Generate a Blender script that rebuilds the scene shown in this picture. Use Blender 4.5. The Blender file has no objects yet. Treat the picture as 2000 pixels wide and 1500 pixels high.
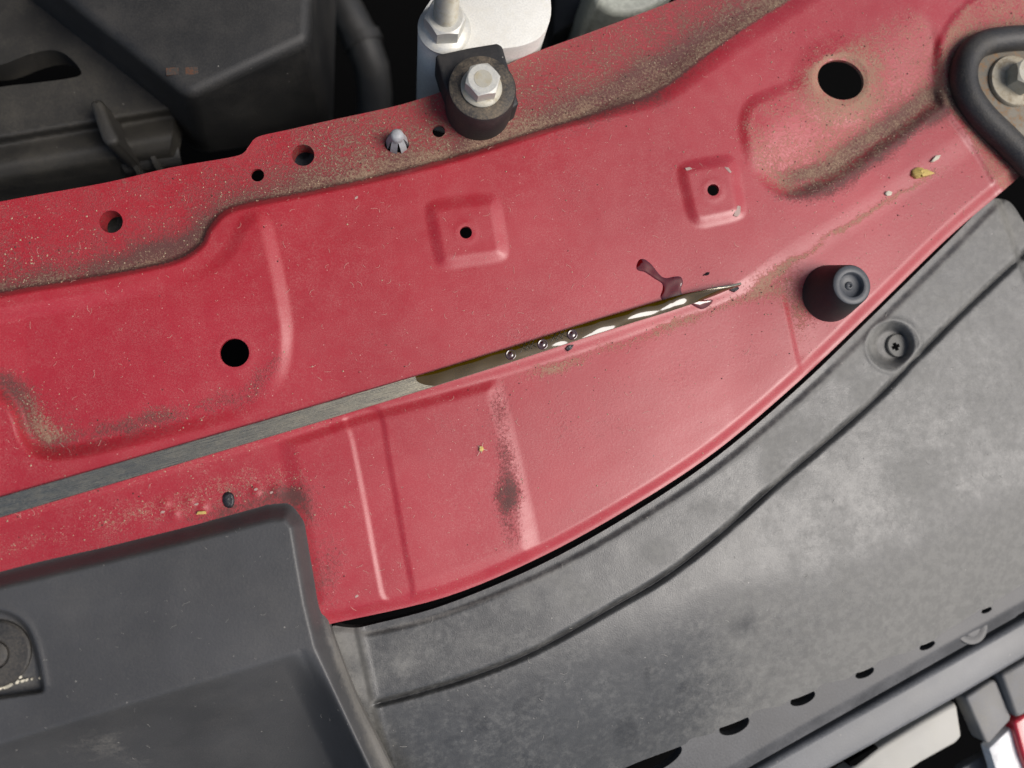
import bpy, bmesh, math, random
import numpy as np
from mathutils import Matrix, Vector

random.seed(7); rng = np.random.default_rng(7)
scene = bpy.context.scene
COL = scene.collection

# ------------------------------------------------------------------ camera
# the picture is 2000 x 1500; FPX is the focal length in those pixels, NAD the pixel straight below the lens
FPX, H = 1500.0, 0.263
NAD = (800.0, 890.0)
d = Vector((NAD[0]-1000, -(NAD[1]-750), -FPX)).normalized()
ez = -d
ex = (Vector((1, 0, 0)) - Vector((1, 0, 0)).dot(ez)*ez).normalized()
ey = ez.cross(ex)
R = Matrix((ex, ey, ez))                      # camera axes -> world axes
cam = bpy.data.cameras.new('camera'); camo = bpy.data.objects.new('camera', cam); COL.objects.link(camo)
M4 = R.to_4x4(); M4.translation = Vector((0, 0, H)); camo.matrix_world = M4
cam.sensor_fit = 'HORIZONTAL'; cam.sensor_width = 36; cam.lens = FPX/2000*36
cam.clip_start = 0.01; cam.clip_end = 200
cam.dof.use_dof = True; cam.dof.focus_distance = 0.268; cam.dof.aperture_fstop = 6.0
scene.camera = camo

# ------------------------------------------------------------------ light
SUN_EL, SUN_AZ = 55.0, -14.0                  # elevation; azimuth measured from +X towards +Y
world = bpy.data.worlds.new('World'); scene.world = world; world.use_nodes = True
wn = world.node_tree.nodes; wl = world.node_tree.links
sky = wn.new('ShaderNodeTexSky'); sky.sky_type = 'NISHITA'; sky.sun_disc = False
sky.sun_elevation = math.radians(SUN_EL); sky.sun_rotation = math.radians(90-SUN_AZ)
sky.air_density = 1.0; sky.dust_density = 4.0; sky.ozone_density = 1.0
bg = wn['Background']; bg.inputs['Strength'].default_value = 0.065
wl.new(sky.outputs['Color'], bg.inputs['Color'])
sl = bpy.data.lights.new('sun', 'SUN'); sl.energy = 1.5; sl.angle = math.radians(32); sl.color = (1, 0.965, 0.93)
so = bpy.data.objects.new('sun', sl); COL.objects.link(so)
sd_ = Vector((math.cos(math.radians(SUN_EL))*math.cos(math.radians(SUN_AZ)),
              math.cos(math.radians(SUN_EL))*math.sin(math.radians(SUN_AZ)), math.sin(math.radians(SUN_EL))))
so.rotation_euler = sd_.to_track_quat('Z', 'Y').to_euler(); so.location = sd_*3
vs = scene.view_settings; vs.view_transform = 'Standard'; vs.look = 'None'; vs.gamma = 1; vs.exposure = 0.74
vs.use_curve_mapping = False

# ------------------------------------------------------------------ placing helpers
Rn = np.array(R)
def PA(X, Y, Z):
    """arrays of picture pixels + heights (mm above the panel) -> world metres"""
    X = np.asarray(X, float); Y = np.asarray(Y, float); Z = np.asarray(Z, float)*0.001
    r = np.stack([(X-1000)/FPX, -(Y-750)/FPX, -np.ones_like(X)], -1) @ Rn.T
    t = (Z-H)/r[..., 2]
    return np.stack([r[..., 0]*t, r[..., 1]*t, Z + 0*t], -1)
def P(x, y, z=0.0):
    return Vector(PA(x, y, z))
def mmpp(z):                                  # millimetres per pixel at height z
    return (H*1000 - z)/FPX

# ------------------------------------------------------------------ materials
class NT:
    def __init__(s, name):
        s.m = bpy.data.materials.new(name); s.m.use_nodes = True
        s.t = s.m.node_tree; s.b = s.t.nodes['Principled BSDF']
        s.geo = s.t.nodes.new('ShaderNodeNewGeometry')
    def n(s, typ, **kw):
        x = s.t.nodes.new(typ)
        for k, v in kw.items(): setattr(x, k, v)
        return x
    def set(s, sock, v):
        if hasattr(v, 'is_linked') or isinstance(v, bpy.types.NodeSocket): s.t.links.new(v, sock)
        else: sock.default_value = v
    def inp(s, name, v):
        if isinstance(v, tuple) and len(v) == 3: v = (*v, 1)
        s.set(s.b.inputs[name], v)
    def noise(s, scale, detail=3, rough=0.55, stretch=None, w=0.0):
        x = s.n('ShaderNodeTexNoise'); x.inputs['Scale'].default_value = scale
        x.inputs['Detail'].default_value = detail; x.inputs['Roughness'].default_value = rough
        v = s.geo.outputs['Position']
        if stretch or w:
            mp = s.n('ShaderNodeMapping'); s.t.links.new(v, mp.inputs['Vector'])
            if stretch: mp.vector_type = 'TEXTURE'; mp.inputs['Rotation'].default_value = (0, 0, stretch[0]); mp.inputs['Scale'].default_value = stretch[1]
            mp.inputs['Location'].default_value = (w, w*0.7, 0); v = mp.outputs['Vector']
        s.t.links.new(v, x.inputs['Vector']); return x.outputs['Fac']
    def voro(s, scale, feature='F1'):
        x = s.n('ShaderNodeTexVoronoi'); x.feature = feature; x.inputs['Scale'].default_value = scale
        s.t.links.new(s.geo.outputs['Position'], x.inputs['Vector']); return x
    def mr(s, v, a, b, c=0.0, d=1.0, smooth=True):
        x = s.n('ShaderNodeMapRange'); x.interpolation_type = 'SMOOTHSTEP' if smooth else 'LINEAR'
        for i, q in enumerate((v, a, b, c, d)): s.set(x.inputs[i], q)
        return x.outputs[0]
    def math(s, op, a, b=0.0):
        x = s.n('ShaderNodeMath', operation=op); s.set(x.inputs[0], a); s.set(x.inputs[1], b); return x.outputs[0]
    def mix(s, f, a, b):
        x = s.n('ShaderNodeMix', data_type='RGBA'); s.set(x.inputs[0], f)
        for i, q in ((6, a), (7, b)):
            if isinstance(q, tuple): q = (*q, 1)
            s.set(x.inputs[i], q)
        return x.outputs[2]
    def attr(s, name):
        x = s.n('ShaderNodeAttribute'); x.attribute_name = name; return x.outputs['Fac']
    def bump(s, h, strength, dist):
        x = s.n('ShaderNodeBump'); x.inputs['Strength'].default_value = strength; x.inputs['Distance'].default_value = dist
        s.t.links.new(h, x.inputs['Height']); s.t.links.new(x.outputs[0], s.b.inputs['Normal']); return x

def mat_panel():
    s = NT('red_paint_dusty')
    dust, grime = s.attr('dust'), s.attr('grime')
    big = s.noise(14, 3); mid = s.noise(160, 4); fine = s.noise(1100, 3, .65); vf = s.noise(2600, 2, .7)
    base = s.mix(s.mr(big, .3, .7), (0.335, 0.009, 0.020), (0.395, 0.014, 0.028))
    # thin uneven dust film everywhere
    film = s.math('MULTIPLY', s.mr(mid, .25, .75, .35, 1), s.mr(vf, .40, .70))
    base = s.mix(s.math('MULTIPLY', film, .24), base, (0.55, 0.30, 0.26))
    # dark grime, with the shade painted round the rubber edge
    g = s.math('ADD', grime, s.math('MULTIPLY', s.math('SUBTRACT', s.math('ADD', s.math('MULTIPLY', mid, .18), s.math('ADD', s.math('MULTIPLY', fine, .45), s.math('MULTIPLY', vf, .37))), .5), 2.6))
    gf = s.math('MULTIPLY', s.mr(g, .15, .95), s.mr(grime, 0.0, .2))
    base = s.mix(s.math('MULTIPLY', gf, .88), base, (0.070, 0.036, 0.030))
    # tan dust, with the sheen painted towards the upper right
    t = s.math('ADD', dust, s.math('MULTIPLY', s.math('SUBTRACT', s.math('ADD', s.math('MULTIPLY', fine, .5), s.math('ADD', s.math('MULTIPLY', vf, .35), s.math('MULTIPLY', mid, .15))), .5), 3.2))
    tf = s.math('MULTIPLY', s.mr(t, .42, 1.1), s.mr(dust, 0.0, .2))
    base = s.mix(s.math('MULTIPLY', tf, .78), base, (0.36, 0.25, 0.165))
    # pale specks
    v = s.voro(420); sp = s.mr(v.outputs['Distance'], .03, .10, 1, 0)
    vr = s.n('ShaderNodeSeparateColor'); s.t.links.new(v.outputs['Color'], vr.inputs[0])
    sp = s.math('MULTIPLY', sp, s.mr(vr.outputs[0], .70, .74))
    base = s.mix(s.math('MULTIPLY', sp, .7), base, (0.72, 0.46, 0.40))
    v2 = s.voro(190); sp2 = s.mr(v2.outputs['Distance'], .03, .06, 1, 0)
    vr2 = s.n('ShaderNodeSeparateColor'); s.t.links.new(v2.outputs['Color'], vr2.inputs[0])
    sp2 = s.math('MULTIPLY', sp2, s.mr(vr2.outputs[1], .86, .88))
    base = s.mix(s.math('MULTIPLY', sp2, .8), base, (0.05, 0.02, 0.02))
    s.inp('Base Color', base)
    r = s.math('ADD', s.math('ADD', s.mr(mid, .3, .7, .36, .42), s.mr(s.noise(45, 5, .65, stretch=(.5, (2.5, .6, 1))), .35, .7, 0, .10)), s.math('MULTIPLY', s.math('ADD', s.math('MULTIPLY', tf, .5), s.math('MULTIPLY', gf, .35)), .8))
    s.inp('Roughness', r); s.inp('Specular IOR Level', .6)
    s.inp('Coat Weight', s.mr(s.math('ADD', tf, gf), 0, .5, .45, 0)); s.inp('Coat Roughness', .40)
    hb = s.math('ADD', s.math('MULTIPLY', fine, .35), s.math('MULTIPLY', s.math('MULTIPLY', vf, s.math('ADD', tf, gf)), 1.2))
    s.bump(hb, .35, .0004)
    return s.m

def mat_plastic(name, base, dusty=0.3, rough=.5, dustcol=(0.28, 0.26, 0.22), bump=.3, grain=1300, use_attr=False, spec=.5, mottle=0.0):
    s = NT(name)
    mid = s.noise(60, 5, .6); fine = s.noise(grain, 2, .6); big = s.noise(18, 4, .6, w=.31)
    c = s.mix(s.mr(big, .3, .7), tuple(b*.82 for b in base), tuple(min(1, b*1.15) for b in base))
    f = s.math('MULTIPLY', s.mr(s.math('ADD', s.math('MULTIPLY', mid, .6), s.math('MULTIPLY', fine, .4)), .38, .72), dusty)
    if use_attr:
        dd = s.attr('dust'); gg = s.attr('grime')  # grime also carries the shade painted in the screw cone
        m2 = s.noise(240, 5, .7, w=.77)
        ff = s.math('MULTIPLY', s.mr(s.math('ADD', dd, s.math('MULTIPLY', s.math('SUBTRACT', s.math('ADD', s.math('MULTIPLY', m2, .6), s.math('MULTIPLY', fine, .4)), .5), 1.4)), .15, .95), s.mr(dd, 0, .15))
        f = s.math('MAXIMUM', f, s.math('MULTIPLY', ff, .8))
        gf = s.mr(s.math('ADD', gg, s.math('MULTIPLY', s.math('SUBTRACT', m2, .5), .9)), .3, .8)
        gf = s.math('MULTIPLY', gf, s.mr(gg, 0, .15))
        c = s.mix(s.math('MULTIPLY', gf, .75), c, tuple(b*.35 for b in base)); f = s.math('MULTIPLY', f, s.math('SUBTRACT', 1.0, s.math('MULTIPLY', gf, .85)))
    c = s.mix(f, c, dustcol)
    if mottle:
        m3 = s.noise(420, 6, .75, w=.13); m4 = s.noise(95, 5, .7, w=.53)
        mm = s.math('MULTIPLY', s.mr(m3, .40, .66), s.mr(m4, .38, .62, .25, 1))
        c = s.mix(s.math('MULTIPLY', mm, mottle), c, tuple(q*1.25 for q in dustcol))
        c = s.mix(s.math('MULTIPLY', s.mr(s.noise(300, 5, .7, w=.9), .60, .40), mottle*.8), c, tuple(q*.45 for q in base))
    v = s.voro(260); vr = s.n('ShaderNodeSeparateColor'); s.t.links.new(v.outputs['Color'], vr.inputs[0])
    sp = s.math('MULTIPLY', s.mr(v.outputs['Distance'], .03, .09, 1, 0), s.mr(vr.outputs[0], .86, .88))
    c = s.mix(s.math('MULTIPLY', sp, .6), c, (0.45, 0.43, 0.38))
    s.inp('Base Color', c); s.inp('Roughness', s.math('ADD', s.math('MULTIPLY', f, .4), rough))
    s.inp('Specular IOR Level', spec)
    s.bump(s.math('ADD', fine, s.math('MULTIPLY', mid, .4)), bump, .0003)
    return s.m

def mat_metal(name, base, rough=.4, dirt=.3, dirtcol=(0.25, 0.21, 0.14), metallic=1.0, brushed=None):
    s = NT(name)
    a = s.noise(300, 4, .65); b_ = s.noise(1500, 2)
    f = s.math('MULTIPLY', s.mr(s.math('ADD', s.math('MULTIPLY', a, .6), s.math('MULTIPLY', b_, .4)), .45, .65), dirt)
    c = s.mix(s.mr(b_, .3, .7), tuple(x*.85 for x in base), base)
    c = s.mix(f, c, dirtcol)
    s.inp('Base Color', c); s.inp('Metallic', s.math('SUBTRACT', metallic, s.math('MULTIPLY', f, metallic)))
    if brushed:
        br = s.noise(900, 3, .7, stretch=(brushed, (12.0, 0.16, 1)))
        s.inp('Roughness', s.mr(br, .3, .7, rough-.10, rough+.14)); s.bump(br, .35, .0001)
    else:
        s.inp('Roughness', s.math('ADD', s.math('MULTIPLY', f, .4), rough)); s.bump(a, .15, .0004)
    return s.m

def mat_plain(name, col, rough=.5, metallic=0.0, spec=.5, coat=0.0, bump=0.0, scale=500, coat_ior=1.5):
    s = NT(name); n_ = s.noise(scale, 3)
    s.inp('Base Color', s.mix(s.mr(n_, .3, .7), tuple(c*.85 for c in col), tuple(min(1, c*1.12) for c in col)))
    s.inp('Roughness', rough); s.inp('Metallic', metallic); s.inp('Specular IOR Level', spec); s.inp('Coat Weight', coat); s.inp('Coat IOR', coat_ior); s.inp('Coat Roughness', rough)
    if bump: s.bump(n_, bump, .0004)
    return s.m

MAT = dict(
    panel=mat_panel(),
    cover=mat_plastic('black_grained_plastic', (0.058, 0.0585, 0.0595), dusty=.12, rough=.44, use_attr=True, dustcol=(0.17, 0.16, 0.14), bump=.25),
    shield=mat_plastic('weathered_grey_plastic', (0.056, 0.0565, 0.055), dusty=.05, rough=.40, dustcol=(0.225, 0.22, 0.20), use_attr=True, bump=.24, grain=2200, mottle=.26, spec=.8),
    bar=mat_plastic('grey_grille_plastic', (0.062, 0.063, 0.065), dusty=.35, rough=.45, dustcol=(0.25, 0.25, 0.25), bump=.2),
    trim=mat_plastic('bluish_grey_trim', (0.125, 0.130, 0.135), dusty=.3, rough=.4, dustcol=(0.35, 0.35, 0.35), bump=.15),
    beige=mat_plastic('dusty_pale_plastic', (0.42, 0.41, 0.37), dusty=.5, rough=.55, dustcol=(0.55, 0.53, 0.46), bump=.15),
    tile=mat_plastic('dusty_grey_plastic', (0.17, 0.17, 0.17), dusty=.5, rough=.5, dustcol=(0.36, 0.33, 0.26), bump=.15),
    bay=mat_plastic('engine_bay_plastic', (0.018, 0.0185, 0.019), dusty=.20, rough=.55, dustcol=(0.12, 0.11, 0.095), bump=.2),
    duct=mat_plastic('dusty_duct_plastic', (0.024, 0.023, 0.021), dusty=.4, rough=.6, dustcol=(0.10, 0.09, 0.07), bump=.2),
    black=mat_plain('matt_black', (0.004, 0.004, 0.004), .9, spec=.0),
    rubber=mat_plastic('black_rubber', (0.020, 0.020, 0.021), dusty=.25, rough=.55, dustcol=(0.10, 0.085, 0.07), bump=.3),
    rubber_dusty=mat_plastic('dusty_rubber', (0.030, 0.028, 0.026), dusty=.75, rough=.6, dustcol=(0.24, 0.19, 0.13), bump=.5),
    rubber_mid=mat_plastic('scuffed_rubber', (0.024, 0.024, 0.025), dusty=.42, rough=.5, dustcol=(0.13, 0.115, 0.09), bump=.4),
    rubber_top=mat_plastic('grey_rubber', (0.075, 0.080, 0.088), dusty=.1, rough=.45, dustcol=(0.15, 0.15, 0.15), bump=.15),
    zinc=mat_metal('zinc_plate', (0.66, 0.655, 0.60), .45, .45, (0.50, 0.46, 0.36), metallic=.35),
    zinc_dirty=mat_metal('dirty_zinc', (0.50, 0.48, 0.40), .55, .8, (0.38, 0.33, 0.22), metallic=.25),
    casting=mat_metal('cast_aluminium', (0.80, 0.79, 0.73), .6, .35, (0.62, 0.59, 0.50), metallic=.1),
    rust=mat_metal('rusty_plate', (0.22, 0.20, 0.16), .6, .8, (0.30, 0.16, 0.06), metallic=.3),
    washer=mat_metal('brown_stained_washer', (0.42, 0.38, 0.29), .6, .85, (0.24, 0.19, 0.12), metallic=.2),
    steel=mat_metal('brushed_steel', (0.46, 0.42, 0.32), .30, .10, brushed=0.288),
    edge=mat_metal('steel_edge', (0.75, 0.74, 0.68), .25, .0),
    clip=mat_plain('pale_grey_nylon', (0.36, 0.37, 0.38), .45),
    clipdark=mat_plastic('fastener_plastic', (0.025, 0.025, 0.025), dusty=.4, rough=.55, dustcol=(0.16, 0.14, 0.11), bump=.3),
    clipgrey=mat_plastic('grey_fastener', (0.16, 0.158, 0.145), dusty=.5, rough=.55, dustcol=(0.30, 0.28, 0.23), bump=.3),
    oil=mat_plain('amber_oil', (0.055, 0.032, 0.001), .03, spec=.45, coat=1, coat_ior=1.5, scale=60),
    oilred=mat_plain('oil_over_red_paint', (0.10, 0.002, 0.003), .03, spec=.5, coat=1, coat_ior=1.55, scale=80),
    oilbead=mat_plain('dark_oil_bead', (0.035, 0.006, 0.004), .03, spec=.3, coat=1, coat_ior=1.9),
    hatch=mat_plain('dark_olive_hatch', (0.020, 0.014, 0.003), .12),  # hatching drawn as dark olive lines
    straw=mat_plain('dry_straw', (0.55, 0.40, 0.12), .7, bump=.3),
    pale=mat_plain('pale_flake', (0.62, 0.58, 0.46), .7, bump=.3),
    tar=mat_plain('dried_tar', (0.020, 0.019, 0.022), .35, bump=.6, scale=900),
    grain=mat_plain('sand_grain', (0.46, 0.36, 0.24), .7, scale=300),
    graind=mat_plain('dark_grain', (0.06, 0.04, 0.03), .7, scale=300),
    lint=mat_plain('lint', (0.62, 0.42, 0.34), .8),
    greylint=mat_plain('grey_lint', (0.34, 0.33, 0.30), .8),
    white=mat_plain('white_plastic', (0.85, 0.85, 0.83), .35),
    bodyred=mat_plain('red_body_paint', (0.50, 0.02, 0.035), .25, coat=.6),
    bottle=mat_plain('pale_reservoir', (0.42, 0.44, 0.38), .5),
    wetred=mat_plain('chip', (0.42, 0.30, 0.26), .6, bump=.4),
)

# ------------------------------------------------------------------ curves, distance fields
def spline(pts, n=8, closed=False):
    p = np.array(pts, float); out = []
    m = len(p)
    for i in range(m if closed else m-1):
        if closed: a, b, c, e = p[(i-1) % m], p[i], p[(i+1) % m], p[(i+2) % m]
        else: a, b, c, e = p[max(i-1, 0)], p[i], p[i+1], p[min(i+2, m-1)]
        for k in range(n):
            t = k/n
            out.append(.5*((2*b) + (c-a)*t + (2*a-5*b+4*c-e)*t*t + (3*b-a-3*c+e)*t**3))
    if not closed: out.append(p[-1])
    return np.array(out)
def polydist(poly, X, Y, closed=True):
    q = np.asarray(poly, float); best = np.full(X.shape, 1e18); inside = np.zeros(X.shape, bool)
    m = len(q)
    for i in range(m if closed else m-1):
        x0, y0 = q[i]; x1, y1 = q[(i+1) % m]
        dx, dy = x1-x0, y1-y0; L = dx*dx+dy*dy
        if L < 1e-12: continue
        t = np.clip(((X-x0)*dx+(Y-y0)*dy)/L, 0, 1)
        dd = (X-x0-t*dx)**2+(Y-y0-t*dy)**2
        np.minimum(best, dd, out=best)
        if closed and y0 != y1:
            c = ((y0 > Y) != (y1 > Y)) & (X < dx*(Y-y0)/(dy)+x0)
            inside ^= c
    best = np.sqrt(best)
    return np.where(inside, -best, best) if closed else best
GX0, GX1, GY0, GY1, GS = -280, 2280, -280, 1780, 5
_gx = np.arange(GX0, GX1+1, GS, dtype=float); _gy = np.arange(GY0, GY1+1, GS, dtype=float)
_GX, _GY = np.meshgrid(_gx, _gy)
class Field:
    def __init__(s, poly, closed=True): s.g = polydist(poly, _GX, _GY, closed); s.poly = None if closed else np.asarray(poly, float)
    def __call__(s, X, Y):
        u = np.clip((X-GX0)/GS, 0, len(_gx)-1.001); v = np.clip((Y-GY0)/GS, 0, len(_gy)-1.001)
        i = u.astype(int); j = v.astype(int); a = u-i; b = v-j; g = s.g
        out = (g[j, i]*(1-a)+g[j, i+1]*a)*(1-b)+(g[j+1, i]*(1-a)+g[j+1, i+1]*a)*b
        if s.poly is not None:
            m = out < 14
            if m.any(): out[m] = polydist(s.poly, np.asarray(X, float)[m], np.asarray(Y, float)[m], False)
        return out
def ss(x, a, b):
    t = np.clip((x-a)/(b-a), 0, 1); return t*t*(3-2*t)
def inside(sd, w):                             # 1 inside a region, 0 outside, soft over +-w pixels
    return 1-ss(sd, -w, w)
def bell(x, w): return np.exp(-(x/w)**2)
_perm = rng.random((64, 64))
def vnoise(X, Y, s):
    u = X/s % 64; v = Y/s % 64; i = u.astype(int); j = v.astype(int); a = u-i; b = v-j
    a = a*a*(3-2*a); b = b*b*(3-2*b); i1 = (i+1) % 64; j1 = (j+1) % 64; i %= 64; j %= 64
    return (_perm[j, i]*(1-a)+_perm[j, i1]*a)*(1-b)+(_perm[j1, i]*(1-a)+_perm[j1, i1]*a)*b

# ------------------------------------------------------------------ object helpers
def tag(o, label=None, cat=None, group=None, kind=None):
    if label: o['label'] = label
    if cat: o['category'] = cat
    if group: o['group'] = group
    if kind: o['kind'] = kind
    return o
def link(name, me, mat, parent=None, origin=None, smooth=None):
    o = bpy.data.objects.new(name, me); COL.objects.link(o)
    if mat is not None: me.materials.append(MAT[mat])
    if smooth is not None:
        me.polygons.foreach_set('use_smooth', [True]*len(me.polygons))
        me.set_sharp_from_angle(angle=math.radians(smooth))
    if parent is not None:
        root = parent; off = Vector((0, 0, 0))
        while root is not None: off += root.location; root = root.parent
        me.transform(Matrix.Translation(-off)); o.parent = parent
    elif origin is not None:
        me.transform(Matrix.Translation(-origin)); o.location = origin
    me.update()
    return o
def thing(name, label, cat, loc, group=None):
    e = bpy.data.objects.new(name, None); COL.objects.link(e); e.location = loc; e.empty_display_size = .01
    return tag(e, label, cat, group)
def from_bm(name, bm):
    me = bpy.data.meshes.new(name); bmesh.ops.recalc_face_normals(bm, faces=bm.faces); bm.to_mesh(me); bm.free(); return me

def sheet(name, fsd, fz, bbox, step, skirt, attrs=None, keep=None):
    """a pressed sheet: all pixels with fsd < 0, height fz (mm), with its cut edges turned down by skirt (mm)"""
    x0, y0, x1, y1 = bbox
    X, Y = np.meshgrid(np.arange(x0, x1+.1, step, dtype=float), np.arange(y0, y1+.1, step, dtype=float))
    sd = fsd(X, Y); ok = sd <= .5*step; band = np.abs(sd) <= .5*step
    for _ in range(2):
        s2 = fsd(X, Y); e = .5
        gx = (fsd(X+e, Y)-fsd(X-e, Y))/(2*e); gy = (fsd(X, Y+e)-fsd(X, Y-e))/(2*e)
        g2 = np.maximum(gx*gx+gy*gy, .25); mk = band
        X = np.where(mk, X-s2*gx/g2, X); Y = np.where(mk, Y-s2*gy/g2, Y)
    c4 = [ok[:-1, :-1], ok[1:, :-1], ok[1:, 1:], ok[:-1, 1:]]
    h, w = X.shape; idx = np.arange(h*w).reshape(h, w)
    i4 = [idx[:-1, :-1], idx[1:, :-1], idx[1:, 1:], idx[:-1, 1:]]
    q = c4[0] & c4[1] & c4[2] & c4[3]
    F = np.stack([a[q] for a in i4], 1); T = []
    for miss in range(4):
        m = ~c4[miss]
        for k in range(4):
            if k != miss: m = m & c4[k]
        T.append(np.stack([i4[(miss+k) % 4][m] for k in (1, 2, 3)], 1))
    T = np.concatenate(T); T = T[~band.ravel()[T].all(1)]            # drop slivers that would collapse onto the cut
    used = np.unique(np.concatenate([F.ravel(), T.ravel()])); remap = -np.ones(h*w, int); remap[used] = np.arange(len(used)); F = remap[F]; T = remap[T]
    Xu, Yu = X.ravel()[used], Y.ravel()[used]
    # boundary edges -> skirt
    E = np.concatenate([F[:, [0, 1]], F[:, [1, 2]], F[:, [2, 3]], F[:, [3, 0]], T[:, [0, 1]], T[:, [1, 2]], T[:, [2, 0]]])
    key = np.minimum(E[:, 0], E[:, 1])*len(used)+np.maximum(E[:, 0], E[:, 1])
    _, inv, cnt = np.unique(key, return_inverse=True, return_counts=True)
    B = E[cnt[inv] == 1]
    bv = np.unique(B); bm_ = -np.ones(len(used), int); n0 = len(used)
    bm_[bv] = np.arange(len(bv))
    bx, by = Xu[bv].copy(), Yu[bv].copy(); near = np.abs(fsd(bx, by)) < 1.1*step
    for _ in range(4):
        s2 = fsd(bx, by); e = .8
        gx = (fsd(bx+e, by)-fsd(bx-e, by))/(2*e); gy = (fsd(bx, by+e)-fsd(bx, by-e))/(2*e); g2 = np.maximum(gx*gx+gy*gy, .3)
        bx = np.where(near, bx-s2*gx/g2, bx); by = np.where(near, by-s2*gy/g2, by)
    Xu, Yu = Xu.copy(), Yu.copy(); Xu[bv] = bx; Yu[bv] = by
    Z = fz(Xu, Yu); V = PA(Xu, Yu, Z)
    sk = skirt(Xu[bv], Yu[bv]) if callable(skirt) else np.full(len(bv), skirt)
    top = V[bv].copy(); bot = V[bv].copy(); bot[:, 2] -= sk*.001
    a, b = bm_[B[:, 0]], bm_[B[:, 1]]; n1 = n0+len(bv)
    FS = np.stack([n0+b, n0+a, n1+a, n1+b], 1)
    V = np.concatenate([V, top, bot]); F = np.concatenate([F, FS])
    me = bpy.data.meshes.new(name)
    me.vertices.add(len(V)); me.vertices.foreach_set('co', V.astype(np.float32).ravel())
    nq, nt = len(F), len(T)
    me.loops.add(nq*4+nt*3); me.loops.foreach_set('vertex_index', np.concatenate([F.ravel(), T.ravel()]).astype(np.int32))
    me.polygons.add(nq+nt); me.polygons.foreach_set('loop_start', np.concatenate([np.arange(0, nq*4, 4), nq*4+np.arange(0, nt*3, 3)]).astype(np.int32))
    me.update(calc_edges=True)
    me.polygons.foreach_set('use_smooth', np.ones(nq+nt, bool))
    for k, fn in (attrs or {}).items():
        at = me.attributes.new(k, 'FLOAT', 'POINT'); v = fn(Xu, Yu)
        at.data.foreach_set('value', np.concatenate([v, v[bv], v[bv]]).astype(np.float32))
    return me

def lathe(name, c, prof, mat, parent=None, seg=40, smooth=35, label=None, rfun=None, caps=True):
    """c = world base centre, prof = [(radius mm, height mm)] bottom to top"""
    bm = bmesh.new(); rings = []
    for r, z in prof:
        if r <= 1e-6: rings.append([bm.verts.new((c.x, c.y, c.z+z*.001))]); continue
        ring = []
        for k in range(seg):
            a = 2*math.pi*k/seg; rr = r*(rfun(a, z) if rfun else 1)*.001
            ring.append(bm.verts.new((c.x+rr*math.cos(a), c.y+rr*math.sin(a), c.z+z*.001)))
        rings.append(ring)
    for A, B in zip(rings, rings[1:]):
        for k in range(seg):
            if len(A) == 1 and len(B) == 1: break
            if len(A) == 1: bm.faces.new((A[0], B[k], B[(k+1) % seg]))
            elif len(B) == 1: bm.faces.new((A[k], A[(k+1) % seg], B[0]))
            else: bm.faces.new((A[k], A[(k+1) % seg], B[(k+1) % seg], B[k]))
    if caps and len(rings[0]) > 1: bm.faces.new(rings[0][::-1])
    if caps and len(rings[-1]) > 1: bm.faces.new(rings[-1])
    return link(name, from_bm(name, bm), mat, parent, c if parent is None else None, smooth)

def hexhead(name, c, af, h, mat, parent, rot=0.0, dome=.18):
    """hexagonal head or nut with a turned chamfer"""
    R_ = af/math.sqrt(3)
    def rf(a, z):
        k = math.pi/3; b = ((a-rot) % k)-k/2
        hexr = (af/2)/math.cos(b)/R_
        return hexr
    seg = 48
    prof = [(R_, 0), (R_, h*.80)]
    bm = bmesh.new()
    rings = []
    def ring(fr, fz):
        L = []
        for k in range(seg):
            a = 2*math.pi*k/seg; r, z = fr(a), fz(a)
            L.append(bm.verts.new((c.x+r*.001*math.cos(a), c.y+r*.001*math.sin(a), c.z+z*.001)))
        rings.append(L)
    hr = lambda a: R_*rf(a, 0)
    ring(hr, lambda a: 0)
    ring(hr, lambda a: h-(hr(a)-af/2*.97)*.75-.12)
    ring(lambda a: af/2*.94, lambda a: h)
    for A, B in zip(rings, rings[1:]):
        for k in range(seg): bm.faces.new((A[k], A[(k+1) % seg], B[(k+1) % seg], B[k]))
    bm.faces.new(rings[-1]); bm.faces.new(rings[0][::-1])
    return link(name, from_bm(name, bm), mat, parent, None, 28)

def slab(name, pts, zt, zb, mat, parent=None, bevel=.8, segs=3, shrink=None, origin=None, smooth=40):
    """solid block: its top outline traced in the picture at height zt (number or list), walls straight down to zb"""
    bm = bmesh.new(); n = len(pts)
    zz = zt if isinstance(zt, (list, tuple)) else [zt]*n
    tp = [bm.verts.new(P(x, y, z)) for (x, y), z in zip(pts, zz)]
    if shrink: bt = [bm.verts.new(P(x, y, zb)) for (x, y) in shrink]
    else: bt = [bm.verts.new((v.co.x, v.co.y, zb*.001)) for v in tp]
    tf = bm.faces.new(tp); bm.faces.new(bt[::-1])
    for k in range(n): bm.faces.new((tp[k], bt[k], bt[(k+1) % n], tp[(k+1) % n]))
    bmesh.ops.recalc_face_normals(bm, faces=bm.faces)
    if bevel:
        ed = list(tf.edges) + [e for e in bm.edges if (e.verts[0] in tp) != (e.verts[1] in tp) and e.calc_face_angle(0) > .6]
        bmesh.ops.bevel(bm, geom=list(set(ed)), offset=bevel*.001, segments=segs, profile=.5, affect='EDGES')
    return link(name, from_bm(name, bm), mat, parent, origin, smooth)

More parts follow.
